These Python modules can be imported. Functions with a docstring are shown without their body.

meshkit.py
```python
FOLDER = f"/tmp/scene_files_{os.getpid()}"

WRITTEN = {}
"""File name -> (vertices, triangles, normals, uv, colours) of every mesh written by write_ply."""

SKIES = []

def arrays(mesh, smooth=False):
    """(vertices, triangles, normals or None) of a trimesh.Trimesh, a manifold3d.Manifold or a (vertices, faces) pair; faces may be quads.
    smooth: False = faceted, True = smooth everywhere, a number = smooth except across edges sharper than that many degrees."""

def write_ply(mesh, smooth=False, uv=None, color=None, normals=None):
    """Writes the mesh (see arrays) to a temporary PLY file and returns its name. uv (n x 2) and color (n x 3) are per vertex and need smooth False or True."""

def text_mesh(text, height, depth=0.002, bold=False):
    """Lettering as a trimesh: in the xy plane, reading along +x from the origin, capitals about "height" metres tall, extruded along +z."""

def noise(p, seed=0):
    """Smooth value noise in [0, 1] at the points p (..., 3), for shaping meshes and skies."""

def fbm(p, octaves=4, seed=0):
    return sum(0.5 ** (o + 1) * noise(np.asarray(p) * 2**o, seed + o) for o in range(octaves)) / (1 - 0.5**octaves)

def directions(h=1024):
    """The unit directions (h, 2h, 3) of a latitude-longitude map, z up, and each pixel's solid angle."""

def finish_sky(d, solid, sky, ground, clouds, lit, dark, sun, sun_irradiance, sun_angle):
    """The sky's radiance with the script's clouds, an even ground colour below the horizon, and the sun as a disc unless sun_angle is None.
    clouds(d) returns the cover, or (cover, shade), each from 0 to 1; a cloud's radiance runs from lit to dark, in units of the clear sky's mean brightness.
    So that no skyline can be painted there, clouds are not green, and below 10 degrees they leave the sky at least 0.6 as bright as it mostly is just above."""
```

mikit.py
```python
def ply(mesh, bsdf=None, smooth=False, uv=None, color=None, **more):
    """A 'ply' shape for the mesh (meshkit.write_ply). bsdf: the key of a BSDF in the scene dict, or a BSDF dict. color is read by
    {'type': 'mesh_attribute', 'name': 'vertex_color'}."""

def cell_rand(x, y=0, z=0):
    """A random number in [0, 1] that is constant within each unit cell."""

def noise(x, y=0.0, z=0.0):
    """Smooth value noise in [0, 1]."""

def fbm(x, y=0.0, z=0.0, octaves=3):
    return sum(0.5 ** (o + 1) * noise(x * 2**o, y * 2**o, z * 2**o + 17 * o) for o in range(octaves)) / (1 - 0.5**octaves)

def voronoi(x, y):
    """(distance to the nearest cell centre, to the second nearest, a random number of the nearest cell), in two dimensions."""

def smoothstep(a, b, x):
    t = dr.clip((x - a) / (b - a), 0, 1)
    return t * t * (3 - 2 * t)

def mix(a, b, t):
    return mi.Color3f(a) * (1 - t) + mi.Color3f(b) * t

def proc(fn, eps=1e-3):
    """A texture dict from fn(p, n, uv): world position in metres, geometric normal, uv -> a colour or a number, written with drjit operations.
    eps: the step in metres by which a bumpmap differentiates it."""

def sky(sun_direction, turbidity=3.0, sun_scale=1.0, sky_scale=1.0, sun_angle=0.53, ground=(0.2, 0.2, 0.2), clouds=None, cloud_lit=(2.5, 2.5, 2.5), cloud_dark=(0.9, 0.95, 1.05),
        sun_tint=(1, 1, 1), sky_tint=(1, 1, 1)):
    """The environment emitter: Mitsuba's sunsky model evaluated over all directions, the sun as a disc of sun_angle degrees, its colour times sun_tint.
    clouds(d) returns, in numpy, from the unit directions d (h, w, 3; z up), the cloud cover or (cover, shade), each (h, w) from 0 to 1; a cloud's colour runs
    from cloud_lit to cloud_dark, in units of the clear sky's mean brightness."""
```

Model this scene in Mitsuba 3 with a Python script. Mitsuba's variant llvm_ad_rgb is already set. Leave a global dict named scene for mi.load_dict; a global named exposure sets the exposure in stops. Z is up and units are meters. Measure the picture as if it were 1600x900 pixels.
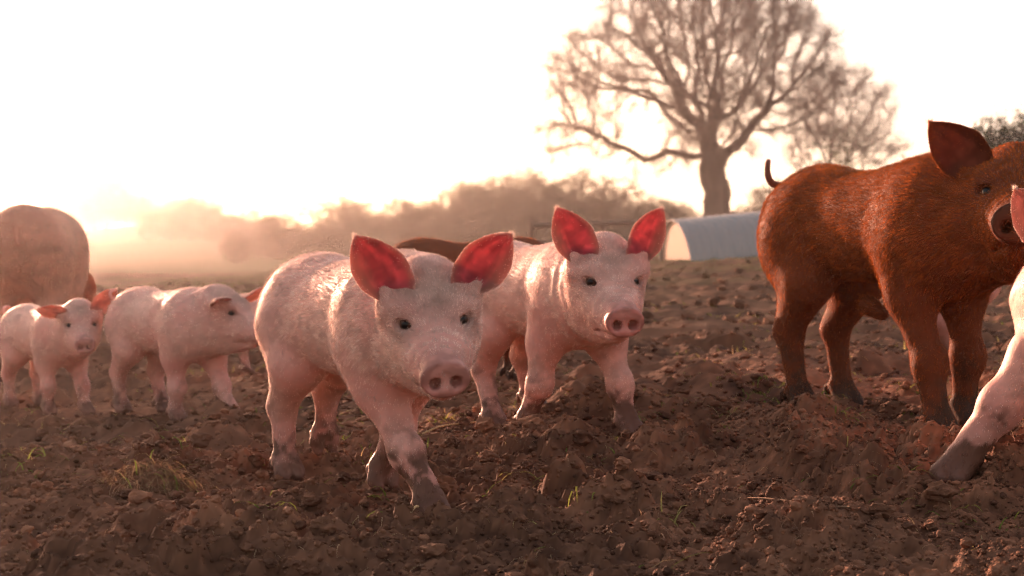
import math
import numpy as np
import trimesh
import mitsuba as mi
import drjit as dr
import mikit
import meshkit
from scipy.spatial import cKDTree
from scipy.ndimage import map_coordinates
from scipy.interpolate import PchipInterpolator

T = mi.ScalarTransform4f
scene, labels = {}, {}

# ------------------------------------------------------------------ camera, sky, sun, exposure
CAM_H = 0.44
scene['camera'] = {
    'type': 'thinlens', 'fov': 36.87, 'fov_axis': 'x', 'near_clip': 0.05, 'far_clip': 2500.0,
    'aperture_radius': 0.0037, 'focus_distance': 2.72,
    'to_world': T().look_at(origin=[0, 0, CAM_H], target=[0, 100, CAM_H - 2.5], up=[0, 0, 1]),
    'medium': {'type': 'ref', 'id': 'haze_air'},
}
SUN_AZ, SUN_EL = math.radians(-28.0), math.radians(10.5)
SUN = [math.sin(SUN_AZ) * math.cos(SUN_EL), math.cos(SUN_AZ) * math.cos(SUN_EL), math.sin(SUN_EL)]


def veil(d):
    """A thin, even veil of high cloud."""
    n = meshkit.fbm(d * [3.0, 3.0, 9.0] + 5.0, 4)
    return np.clip(0.10 + 0.35 * n, 0, 1), np.clip(0.9 * n, 0, 1)


scene['sky'] = mikit.sky(SUN, turbidity=4.0, sun_scale=1.9, clouds=veil, cloud_lit=(2.3, 2.15, 2.1), cloud_dark=(1.8, 1.7, 1.72),
                         sun_tint=(1.0, 0.85, 1.5), sky_tint=(1.17, 0.93, 0.90), ground=(0.12, 0.08, 0.06))
exposure = 3.5
# air full of low sunlit mist, in one closed box round everything
scene['haze_air'] = {'type': 'homogeneous', 'albedo': {'type': 'rgb', 'value': [0.97, 0.94, 0.94]}, 'sigma_t': 0.00095,
                     'phase': {'type': 'hg', 'g': 0.84}}
scene['haze'] = {'type': 'cube', 'to_world': T().translate([0, 200, 18]).scale([420, 330, 24]),
                 'bsdf': {'type': 'null'}, 'interior': {'type': 'ref', 'id': 'haze_air'}}
labels['haze'] = {'label': 'warm sunlit mist hanging over the field', 'category': 'haze', 'kind': 'stuff'}


def sm(a, b, x):
    t = np.clip((np.asarray(x, float) - a) / (b - a), 0, 1)
    return t * t * (3 - 2 * t)


def unit(v):
    v = np.asarray(v, float)
    return v / np.maximum(np.linalg.norm(v, axis=-1, keepdims=True), 1e-12)


def tag(key, label=None, category=None, group=None, kind=None):
    labels[key] = {k: v for k, v in dict(label=label, category=category, group=group, kind=kind).items() if v}


_used = {}


def numbered(name):
    n = _used.get(name, 0)
    _used[name] = n + 1
    return name if n == 0 else f'{name}_{n:03d}'


def vcol(rough=0.6, spec=0.35, kind='principled', **more):
    return {'type': kind, 'base_color': {'type': 'mesh_attribute', 'name': 'vertex_color'}, 'roughness': rough, 'specular': spec, **more} if kind == 'principled' else \
        {'type': kind, 'base_color': {'type': 'mesh_attribute', 'name': 'vertex_color'}, 'roughness': rough, **more}
# ------------------------------------------------------------------ the lie of the land
def base_z(x, y):
    x, y = np.asarray(x, float), np.asarray(y, float)
    z = .026 * sm(.25, .85, x) * (1 - sm(9, 16, y))
    z = z - .13 * sm(-.35, -1.4, x) * sm(3.3, 5.2, y) * (1 - sm(12, 20, y))
    f = sm(7, 26, y) * (1 - sm(60, 160, y))
    z = z + f * (.06 + np.clip(.040 * x, -.30, .45))
    far = sm(60, 210, y)
    az = x / np.maximum(y, 1)
    z = z + far * (3.0 * np.exp(-((az + .235) / .085) ** 2) + 1.6 * np.exp(-((az + .05) / .12) ** 2) + 3.0 * np.exp(-((az - .30) / .12) ** 2) + 1.2 * meshkit.fbm(np.stack([x / 60, y / 60, 0 * x], -1), 3))
    return z


# ------------------------------------------------------------------ where each pig stands and how (in its own frame: x forward, y left, z up)
def spec(name, label, pal, S, x, y, dz, heading, **kw):
    return dict(name=name, label=label, pal=pal, S=S, x=x, y=y, dz=dz, heading=heading, kw=kw)


HERD = [
    spec('pink_piglet', 'muddy-legged pink piglet in front, stepping towards the camera with its right foreleg out', 'PINK', 1.0, -.275, 2.78, 0.0, -60, res=.0042, hair=60000, head_c=(.335, -.03, .317), head=(-20, 12, 5), head_s=.93,
         hooves=dict(fr=dict(d=(.145, .050, -.014), bend=-.012), fl=dict(d=(-.14, -.03, .012), bend=-.01, tilt=.4), hr=dict(d=(-.02, 0, 0)), hl=dict(d=(-.07, -.015, .045), tilt=1)),
         ears=dict(r=dict(d=(-.1, -.38, .92), L=.122, W=1.10), l=dict(d=(-.1, .62, .77), L=.120, W=1.12)), tail=dict(dir=(-.5, 0, -.85), len=.10, off=(-.0, 0, .01)), grey=1.25, seed=1),
    spec('pink_piglet', 'pink piglet with upright red-glowing ears standing right of the front one', 'PINK', 1.07, .075, 3.80, 0.0, -60, res=.0045, hair=52000, head_c=(.335, -.05, .330), head=(-20, 8, 0), head_s=.97,
         hooves=dict(hr=dict(d=(.075, 0, -.02)), fl=dict(d=(.09, .01, 0)), fr=dict(d=(-.07, -.04, 0)), hl=dict(d=(0, .03, .02))), tail=dict(dir=(-.5, 0, -.85), len=.10), seed=3),
    spec('brown_pig', 'large rust-brown pig standing at the right, looking into the camera', 'BROWN', 1.47, .965, 4.03, -.034, -68, res=.0065, hair=90000, hair_len=.022, hair_w=.0010, head_c=(.325, .03, .332), head=(-40, -6, 0), sheath=True, lift=.040, fat=.88, leg_s=.92, head_s=.94,
         hooves=dict(hl=dict(d=(-.03, .02, 0)), fr=dict(d=(.08, .0, -.01)), hr=dict(d=(.03, 0, 0))), ears=dict(r=dict(d=(-.05, -.52, .85), L=.114, W=1.08, flop=.5, base=(.036, -.076, .040)), l=dict(d=(-.1, .42, .9))), tail=dict(dir=(-.9, -.2, .35), len=.12, turns=.95, r=.021, off=(.062, 0, .020)), seed=5, blotch=.1),
    spec('pink_piglet', 'pink piglet cut off by the right edge, its muddy foreleg planted far out', 'PALE', 1.02, 1.083, 2.85, 0.0, -105, res=.0055, hair=40000, head_c=(.33, -.045, .335), head=(4, 4, -6), head_s=.95,
         hooves=dict(fr=dict(J=[(.165, -.05, .265), (.17, -.105, .215), (.175, -.172, .130), (.178, -.232, .045), (.182, -.255, 0)] )), ears=dict(r=dict(d=(-.05, -.55, .80), L=.125)), seed=7, mud=1.25, leg_s=1.30, fat=1.10),
    spec('pink_piglet', 'mostly hidden pink piglet of which one leg shows behind the large brown pig', 'PINK', 1.22, 1.535, 4.55, 0.02, 0, lift=.035, res=.009, hair=9000, hooves=dict(hl=dict(d=(.03, 0, 0))), seed=9),
    spec('pink_piglet', 'pale pink piglet at the left with drooping ears, striding right and seen side on', 'PALE', .97, -1.12, 5.0, 0.0, -48, res=.007, hair=16000, hair_w=.0013, head_c=(.300, .02, .335), head=(22, 2, 0), head_s=.93,
         hooves=dict(fl=dict(d=(.15, .0, .0), bend=-.02), fr=dict(d=(-.02, 0, 0)), hr=dict(d=(-.03, 0, 0)), hl=dict(d=(.05, 0, 0))), ears=dict(r=dict(d=(.45, -.75, .12), n=(.6, -.1, -.8), L=.105), l=dict(d=(.35, .7, .40), n=(.7, .1, -.5), L=.105)), tail=dict(dir=(-.7, 0, .3), len=.1), mud=.6, seed=11),
    spec('pink_piglet', 'smallest pink piglet at the far left, facing the camera', 'PALE', .86, -1.66, 5.45, 0.0, -50, res=.007, hair=14000, hair_w=.0013, head_c=(.335, .0, .350), head=(-18, 6, 0), head_s=.98,
         hooves=dict(hr=dict(d=(-.03, 0, 0)), fl=dict(d=(.10, 0, 0))), ears=dict(r=dict(d=(.2, -.85, .25), n=(.8, -.1, -.4), L=.105), l=dict(d=(-.1, .55, .8))), tail=dict(dir=(-.7, 0, .3), len=.1), mud=.6, seed=13),
    spec('pink_piglet', 'small pink piglet in the background, half hidden behind the rump of the front one', 'PALE', .78, -.97, 6.5, 0.0, 15, res=.009, hair=9000, hair_w=.0012, seed=15),
    spec('pink_sow', 'big ginger-pink sow seen from behind at the far left', 'SOW', 1.85, -2.36, 7.6, -.02, 99, res=.014, hair=14000, hair_w=.0024, hair_len=.022, ears=dict(l=dict(d=(.8, .25, -.5), L=.09, W=.7), r=dict(d=(.8, -.25, -.5), L=.09, W=.7)), head_c=(.36, 0, .22), head=(0, 40, 0), fat=1.0, mud=.3, blotch=.25, tail=dict(dir=(-.5, 0, -.85), len=.05, turns=.3, r=.005), seed=17),
    spec('brown_pig', 'rust-brown pig farther back, its back showing between the two pink piglets in front', 'BROWN', 1.10, -.13, 4.95, .0, 40, res=.008, hair=12000, hair_w=.0014, head_c=(.35, -.02, .27), head=(0, 15, 0),
         hooves=dict(fr=dict(d=(-.03, 0, 0)), fl=dict(d=(.04, 0, 0))), tail=dict(dir=(-.6, .1, .1), len=.08, r=.012), seed=19),
]


def stand(p):
    return np.array([p['x'], p['y'], float(base_z(p['x'], p['y'])) + p['dz']])


def hoof_places(p):
    """World places of the planted hooves, for the prints in the soil."""
    a = math.radians(p['heading'])
    out = []
    for name, s, c in (('fl', 1, (.176, .058)), ('fr', -1, (.176, .058)), ('hl', 1, (-.188, .058)), ('hr', -1, (-.188, .058))):
        h = p['kw'].get('hooves', {}).get(name, {})
        q = np.array([c[0], s * c[1], 0.0]) + np.array(h.get('d', (0, 0, 0)), float)
        if 'J' in h:
            q = np.array(h['J'][4], float)
        if q[2] > .03:
            continue
        q = q * p['S']
        out.append(np.array([q[0] * math.cos(a) - q[1] * math.sin(a), q[0] * math.sin(a) + q[1] * math.cos(a), q[2]]) + stand(p))
    return out
# ------------------------------------------------------------------ the ground: one trampled soil field that runs on into far pasture and hills
MOUNDS = [(-.645, 2.74, .07, .050), (.634, 3.58, .17, .07), (.06, 3.50, .12, .055), (.56, 2.98, .17, .085), (.09, 3.22, .15, .050), (-.60, 2.47, .10, .045), (.95, 2.80, .20, .05), (.20, 2.62, .16, .03), (.48, 3.35, .22, .05), (.72, 3.4, .18, .04),
          (-.42, 2.25, .12, .030), (.52, 2.33, .13, .035), (.36, 2.25, .11, .03), (-.9, 3.1, .25, .04), (.70, 2.12, .14, .05), (-.75, 2.15, .12, .035), (.25, 3.9, .3, .06), (.5, 4.6, .4, .07), (1.0, 5.5, .5, .08)]
PRESS = [(*h, .066 * p['S'] ** .5) for p in HERD for h in hoof_places(p)]   # hoof places: soil pushed down there


_r = np.random.default_rng(90)
PRINTS = [(float((_r.random() * 2 - 1) * (.38 * y + .05)), float(y), float(.026 + .012 * _r.random()), float(.012 + .018 * _r.random())) for y in 2.0 + 3.6 * _r.random(85) ** 1.2]   # old hoof prints


class Lumps:
    def __init__(self, rng, x0, x1, y0, y1, step, h, soft):
        nx, ny = int((x1 - x0) / step), int((y1 - y0) / step)
        gx, gy = np.meshgrid(np.arange(nx), np.arange(ny), indexing='ij')
        p = np.stack([gx, gy], -1).reshape(-1, 2) + rng.random((nx * ny, 2))
        self.p = p * step + [x0, y0]
        self.r = step * (.45 + .75 * rng.random(len(p)) ** 1.5)
        self.h = h * (.3 + 1.2 * rng.random(len(p)) ** 2) * (rng.random(len(p)) < .85)
        self.tree, self.soft = cKDTree(self.p), soft

    def __call__(self, q):
        d, i = self.tree.query(q, k=4, workers=4)
        u = 1 - (d / self.r[i]) ** 2
        return (np.sqrt(np.clip(u, 0, 1)) ** self.soft * self.h[i]).max(1)


rg = np.random.default_rng(5)
LA = Lumps(rg, -2.5, 2.5, 1.2, 8, .105, .036, 1.1)
LB = Lumps(rg, -2.5, 2.5, 1.2, 8, .044, .013, 1.0)
LC = Lumps(rg, -1.5, 1.5, 1.6, 4.4, .020, .0125, .85)
LD = Lumps(rg, -1.35, 1.35, 1.7, 3.6, .0105, .0070, .75)
LF = Lumps(rg, -18, 18, 7, 42, .32, .09, 1.0)


def soil_z(x, y):
    sh = np.shape(x)
    x, y = np.ravel(x), np.ravel(y)
    p = np.stack([x, y, 0 * x], -1)
    wob = np.stack([meshkit.fbm(p * 22, 3, 3), meshkit.fbm(p * 22, 3, 9)], -1) - .5
    q = p[:, :2] + wob * .030
    z = base_z(x, y)
    near = 1 - sm(34, 48, y)
    z = z + near * ((meshkit.fbm(p * 1.7, 3, 21) - .5) * .085 + (meshkit.fbm(p * 6.5, 3, 4) - .5) * .055)
    for mx, my, r, h in MOUNDS:
        z = z + h * np.exp(-(((x - mx) / r) ** 2 + ((y - my) / r) ** 2))
    m = y < 7.6
    if m.any():
        am = .35 + 1.0 * sm(.40, .62, meshkit.fbm(p[m] * 3.1, 2, 33))
        z[m] += LA(q[m]) * am * .8 + LB(q[m]) * am + LC(p[m, :2] + wob[m] * .012) * (.4 + .8 * am) * (1 - sm(3.9, 4.2, y[m])) - .045
        f = y[m] < 3.6
        k = np.argwhere(m)[:, 0][f]
        z[k] += LD(p[k, :2] + wob[k] * .006) * (1 - sm(3.4, 3.55, y[k]))
        z[m] += (meshkit.fbm(p[m] * 70, 3, 8) - .5) * .010
    m = y > 7.0
    if m.any():
        z[m] += near[m] * (LF(q[m]) * .5 + (meshkit.fbm(p[m] * 9, 3, 8) - .5) * .05)
    for px, py, r, h in PRINTS:
        d = np.hypot(x - px, y - py) / r
        z = z + h * (.45 * np.exp(-((d - 1.25) / .35) ** 2) - np.exp(-d ** 3))
    for px, py, pz, r in PRESS:
        w = np.exp(-(((x - px) ** 2 + (y - py) ** 2) / r ** 2) ** 1.5)
        z = z * (1 - w) + w * (pz - .008)
    return z.reshape(sh)


def grid(x0, x1, y0, y1, step, hole=None, zf=None, sink=0.0):
    xs = np.linspace(x0, x1, int(round((x1 - x0) / step)) + 1)
    ys = np.linspace(y0, y1, int(round((y1 - y0) / step)) + 1)
    X, Y = np.meshgrid(xs, ys, indexing='ij')
    Z = (zf or soil_z)(X, Y)
    if hole:
        a, b, c, d = hole
        Z = Z - sink * ((X > a + .01) & (X < b - .01) & (Y > c + .01) & (Y < d - .01))
    i, j = np.meshgrid(np.arange(len(xs) - 1), np.arange(len(ys) - 1), indexing='ij')
    n = len(ys)
    q = np.stack([i * n + j, (i + 1) * n + j, (i + 1) * n + j + 1, i * n + j + 1], -1)
    if hole:
        a, b, c, d = hole
        cx, cy = (xs[:-1] + xs[1:])[:, None] / 2, (ys[:-1] + ys[1:])[None] / 2
        q = q[~((cx > a + 2 * step) & (cx < b - 2 * step) & (cy > c + 2 * step) & (cy < d - 2 * step))]
    q = q.reshape(-1, 4)
    return np.stack([X, Y, Z], -1).reshape(-1, 3), np.vstack([q[:, [0, 1, 2]], q[:, [0, 2, 3]]])


def soil_color(V):
    p = V * [1, 1, 1]
    dry = meshkit.fbm(p * 2.3, 3, 2)[:, None]
    mid = meshkit.fbm(p * 19, 3, 5)[:, None]
    fine = meshkit.fbm(p * 85, 2, 6)[:, None]
    c = np.array((.056, .023, .012)) + (np.array((.30, .142, .078)) - np.array((.056, .023, .012))) * np.clip(.0 + .55 * dry + .9 * (mid - .35), 0, 1)
    wet = sm(.50, .66, meshkit.fbm(p * 1.1 + 40, 3))[:, None]
    c = c * (.45 + 1.1 * fine) * (1 - .30 * wet)
    g = sm(8, 26, V[:, 1])[:, None] * sm(.42, .60, meshkit.fbm(p * .5, 3, 12))[:, None] * .75
    c = c + (np.array((.125, .095, .035)) - c) * g
    past = sm(40, 52, V[:, 1])[:, None]
    return c + (np.array((.085, .085, .030)) * (.8 + .4 * dry) - c) * past


def grit(p, n, uv):
    return mikit.fbm(p.x * 130, p.y * 130, p.z * 130, 3) * .006 + mikit.noise(p.x * 700, p.y * 700, p.z * 700) * .0012


scene['soil'] = {'type': 'bumpmap', 'tex': mikit.proc(grit, eps=8e-4), 'scale': 1.0,
                 'bsdf': {'type': 'principled', 'base_color': {'type': 'mesh_attribute', 'name': 'vertex_color'}, 'roughness': .92, 'specular': .2}}


def build_ground():
    P = [grid(-1.30, 1.30, 1.75, 3.5, .0062), grid(-2.4, 2.4, 1.4, 7.3, .016, (-1.30, 1.30, 1.75, 3.5), sink=.03),
         grid(-6, 6, .6, 15, .05, (-2.4, 2.4, 1.4, 7.3), sink=.04), grid(-20, 20, -5, 45, .18, (-6, 6, .6, 15), sink=.06),
         grid(-420, 420, -60, 560, 5.0, (-20, 20, -5, 45), zf=lambda x, y: base_z(x, y) - .03, sink=.8)]
    V = np.vstack([p[0] for p in P])
    at = np.cumsum([0] + [len(p[0]) for p in P])
    F = np.vstack([p[1] + a for p, a in zip(P, at)])
    scene['ground'] = mikit.ply((V, F), 'soil', smooth=True, color=np.clip(soil_color(V), .005, .9))
    tag('ground', 'trampled crumbly brown soil of the pig field', kind='structure')


def rock(rng, sub=1, flat=.75):
    m = trimesh.creation.icosphere(sub, 1.0)
    v = np.array(m.vertices)
    v = v * (.55 + 1.15 * (meshkit.fbm(v * 1.9 + rng.random(3) * 50, 3) - .25))[:, None]
    return v * [1, .6 + .5 * rng.random(), flat * (.7 + .4 * rng.random())], np.array(m.faces)


def scatter_crumbs():
    rng = np.random.default_rng(11)
    Vs, Fs, Cs, at = [], [], [], 0
    for n, sub, r0, r1, y0, y1, thr in ((340, 2, .013, .032, 1.95, 4.4, .50), (7800, 1, .0042, .0120, 1.95, 4.2, .40), (34000, 0, .0022, .0062, 1.95, 3.9, .38), (10000, 0, .007, .022, 3.7, 8.5, .46), (3000, 0, .02, .07, 8, 24, .5)):
        shapes = [rock(rng, sub) for _ in range(6)]
        y = y0 + (y1 - y0) * rng.random(n) ** 1.0
        x = (rng.random(n) * 2 - 1) * (.40 * y + .1)
        p = np.stack([x, y, 0 * x], -1)
        clump = meshkit.fbm(p * 5, 3, 40) + .25 * rng.random(n)
        keep = clump > thr
        x, y = x[keep], y[keep]
        n = len(x)
        r = r0 * (r1 / r0) ** (rng.random(n) ** 1.8)
        z = soil_z(x, y) + r * (.05 + .5 * rng.random(n))
        a = rng.random(n) * 6.283
        for k in range(6):
            s = np.arange(n) % 6 == k
            v, f = shapes[k]
            ca, sa = np.cos(a[s]), np.sin(a[s])
            q = v[None] * r[s][:, None, None]
            q = np.stack([q[..., 0] * ca[:, None] - q[..., 1] * sa[:, None], q[..., 0] * sa[:, None] + q[..., 1] * ca[:, None], q[..., 2]], -1) + np.stack([x[s], y[s], z[s]], -1)[:, None]
            Vs.append(q.reshape(-1, 3))
            Fs.append((f[None] + (np.arange(s.sum()) * len(v))[:, None, None]).reshape(-1, 3) + at)
            at += len(Vs[-1])
            Cs.append(np.repeat(.65 + .85 * rng.random(s.sum()) ** 1.3, len(v)))
    V, F = np.vstack(Vs), np.vstack(Fs)
    scene['soil_crumbs'] = mikit.ply((V, F), 'soil', smooth=False, color=np.clip(soil_color(V) * np.concatenate(Cs)[:, None], .005, .9))
    tag('soil_crumbs', 'loose crumbs and clods of brown earth strewn over the field', 'soil', kind='stuff')
build_ground()
scatter_crumbs()
# ------------------------------------------------------------------ pigs: one smooth body each, grown from blended volumes
def e_ell(c, r, R=None):
    c, r = np.asarray(c, float), np.asarray(r, float)

    def f(p):
        q = p - c
        if R is not None:
            q = q @ R
        k0 = np.linalg.norm(q / r, axis=-1)
        k1 = np.linalg.norm(q / (r * r), axis=-1)
        return k0 * (k0 - 1) / np.maximum(k1, 1e-9)
    m = r.max()
    return f, c - m, c + m


def e_cone(a, b, ra, rb):
    a, b = np.asarray(a, float), np.asarray(b, float)
    ba = b - a
    l2 = max(ba @ ba, 1e-12)

    def f(p):
        h = np.clip((p - a) @ ba / l2, 0, 1)
        return np.linalg.norm(p - a - h[..., None] * ba, axis=-1) - (ra + (rb - ra) * h)
    m = max(ra, rb)
    return f, np.minimum(a, b) - m, np.maximum(a, b) + m


def e_disc(c, R, half, r, squash, rnd):
    c = np.asarray(c, float)

    def f(p):
        q = (p - c) @ R
        a = np.hypot(q[..., 1], q[..., 2] / squash) - r
        b = np.abs(q[..., 0]) - half
        return (np.hypot(np.maximum(a, 0), np.maximum(b, 0)) + np.minimum(np.maximum(a, b), 0)) - rnd
    m = r + half + rnd
    return f, c - m, c + m


def surface_nets(D, lo, h):
    ins = D < 0
    n = np.array(D.shape)
    cnt = np.zeros(n - 1, np.int8)
    for o in np.ndindex(2, 2, 2):
        cnt += ins[o[0]:n[0] - 1 + o[0], o[1]:n[1] - 1 + o[1], o[2]:n[2] - 1 + o[2]]
    cells = np.argwhere((cnt > 0) & (cnt < 8))
    idx = -np.ones(n - 1, np.int64)
    idx[tuple(cells.T)] = np.arange(len(cells))
    acc, num = np.zeros((len(cells), 3)), np.zeros(len(cells))
    cor = [np.array(o) for o in np.ndindex(2, 2, 2)]
    val = {tuple(o): D[tuple((cells + o).T)] for o in cor}
    for o in cor:
        for ax in range(3):
            if o[ax] == 0:
                q = o.copy()
                q[ax] = 1
                a, b = val[tuple(o)], val[tuple(q)]
                m = (a < 0) != (b < 0)
                t = a[m] / (a[m] - b[m])
                acc[m] += o + t[:, None] * (q - o)
                num[m] += 1
    V = lo + h * (cells + acc / num[:, None])
    F = []
    for ax in range(3):
        u, w = (ax + 1) % 3, (ax + 2) % 3
        sl = [slice(None)] * 3
        s2 = [slice(None)] * 3
        sl[ax], s2[ax] = slice(0, -1), slice(1, None)
        A, B = ins[tuple(sl)], ins[tuple(s2)]
        e = np.argwhere(A != B)
        e = e[(e[:, u] > 0) & (e[:, w] > 0) & (e[:, u] < n[u] - 1) & (e[:, w] < n[w] - 1)]
        flip = ~A[tuple(e.T)]
        c = []
        for du, dw in ((-1, -1), (0, -1), (0, 0), (-1, 0)):
            q = e.copy()
            q[:, u] += du
            q[:, w] += dw
            c.append(idx[tuple(q.T)])
        q = np.stack(c, 1)
        q[flip] = q[flip][:, ::-1]
        F += [q[:, [0, 1, 2]], q[:, [0, 2, 3]]]
    return V, np.vstack(F)


def rot(yaw=0, pitch=0, roll=0):
    """Columns: forward, left, up after yaw (left +), pitch (down +), roll, in degrees."""
    a, b, c = map(math.radians, (yaw, pitch, roll))
    Rz = np.array([[math.cos(a), -math.sin(a), 0], [math.sin(a), math.cos(a), 0], [0, 0, 1]])
    Ry = np.array([[math.cos(b), 0, math.sin(b)], [0, 1, 0], [-math.sin(b), 0, math.cos(b)]])
    Rx = np.array([[1, 0, 0], [0, math.cos(c), -math.sin(c)], [0, math.sin(c), math.cos(c)]])
    return Rz @ Ry @ Rx


def tube_mesh(P, R, n=8, flat=None):
    P, R = np.asarray(P, float), np.broadcast_to(np.asarray(R, float), (len(P),))
    t = unit(np.gradient(P, axis=0))
    ref = np.array([0.3, 0.2, 0.93])
    a = [unit(np.cross(t[0], ref))]
    for k in range(1, len(P)):
        v = a[-1] - t[k] * (a[-1] @ t[k])
        a.append(unit(v))
    a = np.array(a)
    b = np.cross(t, a)
    ang = np.arange(n) * 2 * np.pi / n
    V = (P[:, None] + R[:, None, None] * (np.cos(ang)[None, :, None] * a[:, None] + np.sin(ang)[None, :, None] * b[:, None])).reshape(-1, 3)
    i, j = np.meshgrid(np.arange(len(P) - 1), np.arange(n), indexing='ij')
    q = np.stack([i * n + j, i * n + (j + 1) % n, (i + 1) * n + (j + 1) % n, (i + 1) * n + j], -1).reshape(-1, 4)
    F = np.vstack([q[:, [0, 1, 2]], q[:, [0, 2, 3]]])
    V = np.vstack([V, P[:1], P[-1:]])
    j = np.arange(n)
    F = np.vstack([F, np.stack([(j + 1) % n, j, 0 * j + len(V) - 2], 1), np.stack([j + (len(P) - 1) * n, (j + 1) % n + (len(P) - 1) * n, 0 * j + len(V) - 1], 1)])
    return V, F


FORE = np.array([[.165, .052, .265], [.150, .060, .200], [.168, .058, .108], [.163, .058, .042], [.176, .058, .0]])
HIND = np.array([[-.185, .050, .285], [-.145, .062, .215], [-.222, .058, .130], [-.203, .058, .042], [-.188, .058, .0]])
WT = np.array([0.0, .28, .62, .93, 1.0])


def leg_joints(side, hind, hoof, bend=0.0):
    J = (HIND if hind else FORE).copy()
    J[:, 1] *= side
    J += WT[:, None] * (np.asarray(hoof, float) - J[4])
    J[2, 0] += bend
    J[1, 0] += bend * 0.3
    return J


PINK = dict(skin=(.56, .235, .185), pale=(.64, .38, .30), mud=(.080, .036, .020), snout=(.33, .115, .10), hair=(.90, .71, .60), hoof=(.15, .075, .052), grey=(.27, .19, .145),
            ear_in=(.58, .115, .14), ear_out=(.52, .22, .18))
PALE = dict(PINK, ear_in=(.60, .26, .22), ear_out=(.62, .34, .28))
SOW = dict(PINK, ear_in=(.30, .13, .09), ear_out=(.35, .16, .10), skin=(.42, .18, .115), pale=(.50, .25, .17), hair=(.66, .42, .28))
BROWN = dict(skin=(.125, .031, .012), pale=(.165, .043, .015), mud=(.055, .030, .019), snout=(.020, .011, .010), hair=(.43, .125, .032), hoof=(.05, .035, .03), grey=(.13, .045, .03),
             ear_in=(.20, .062, .035), ear_out=(.26, .075, .03))

def pores(p, n, uv):
    return mikit.fbm(p.x * 260, p.y * 260, p.z * 340, 2) * .0005


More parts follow.
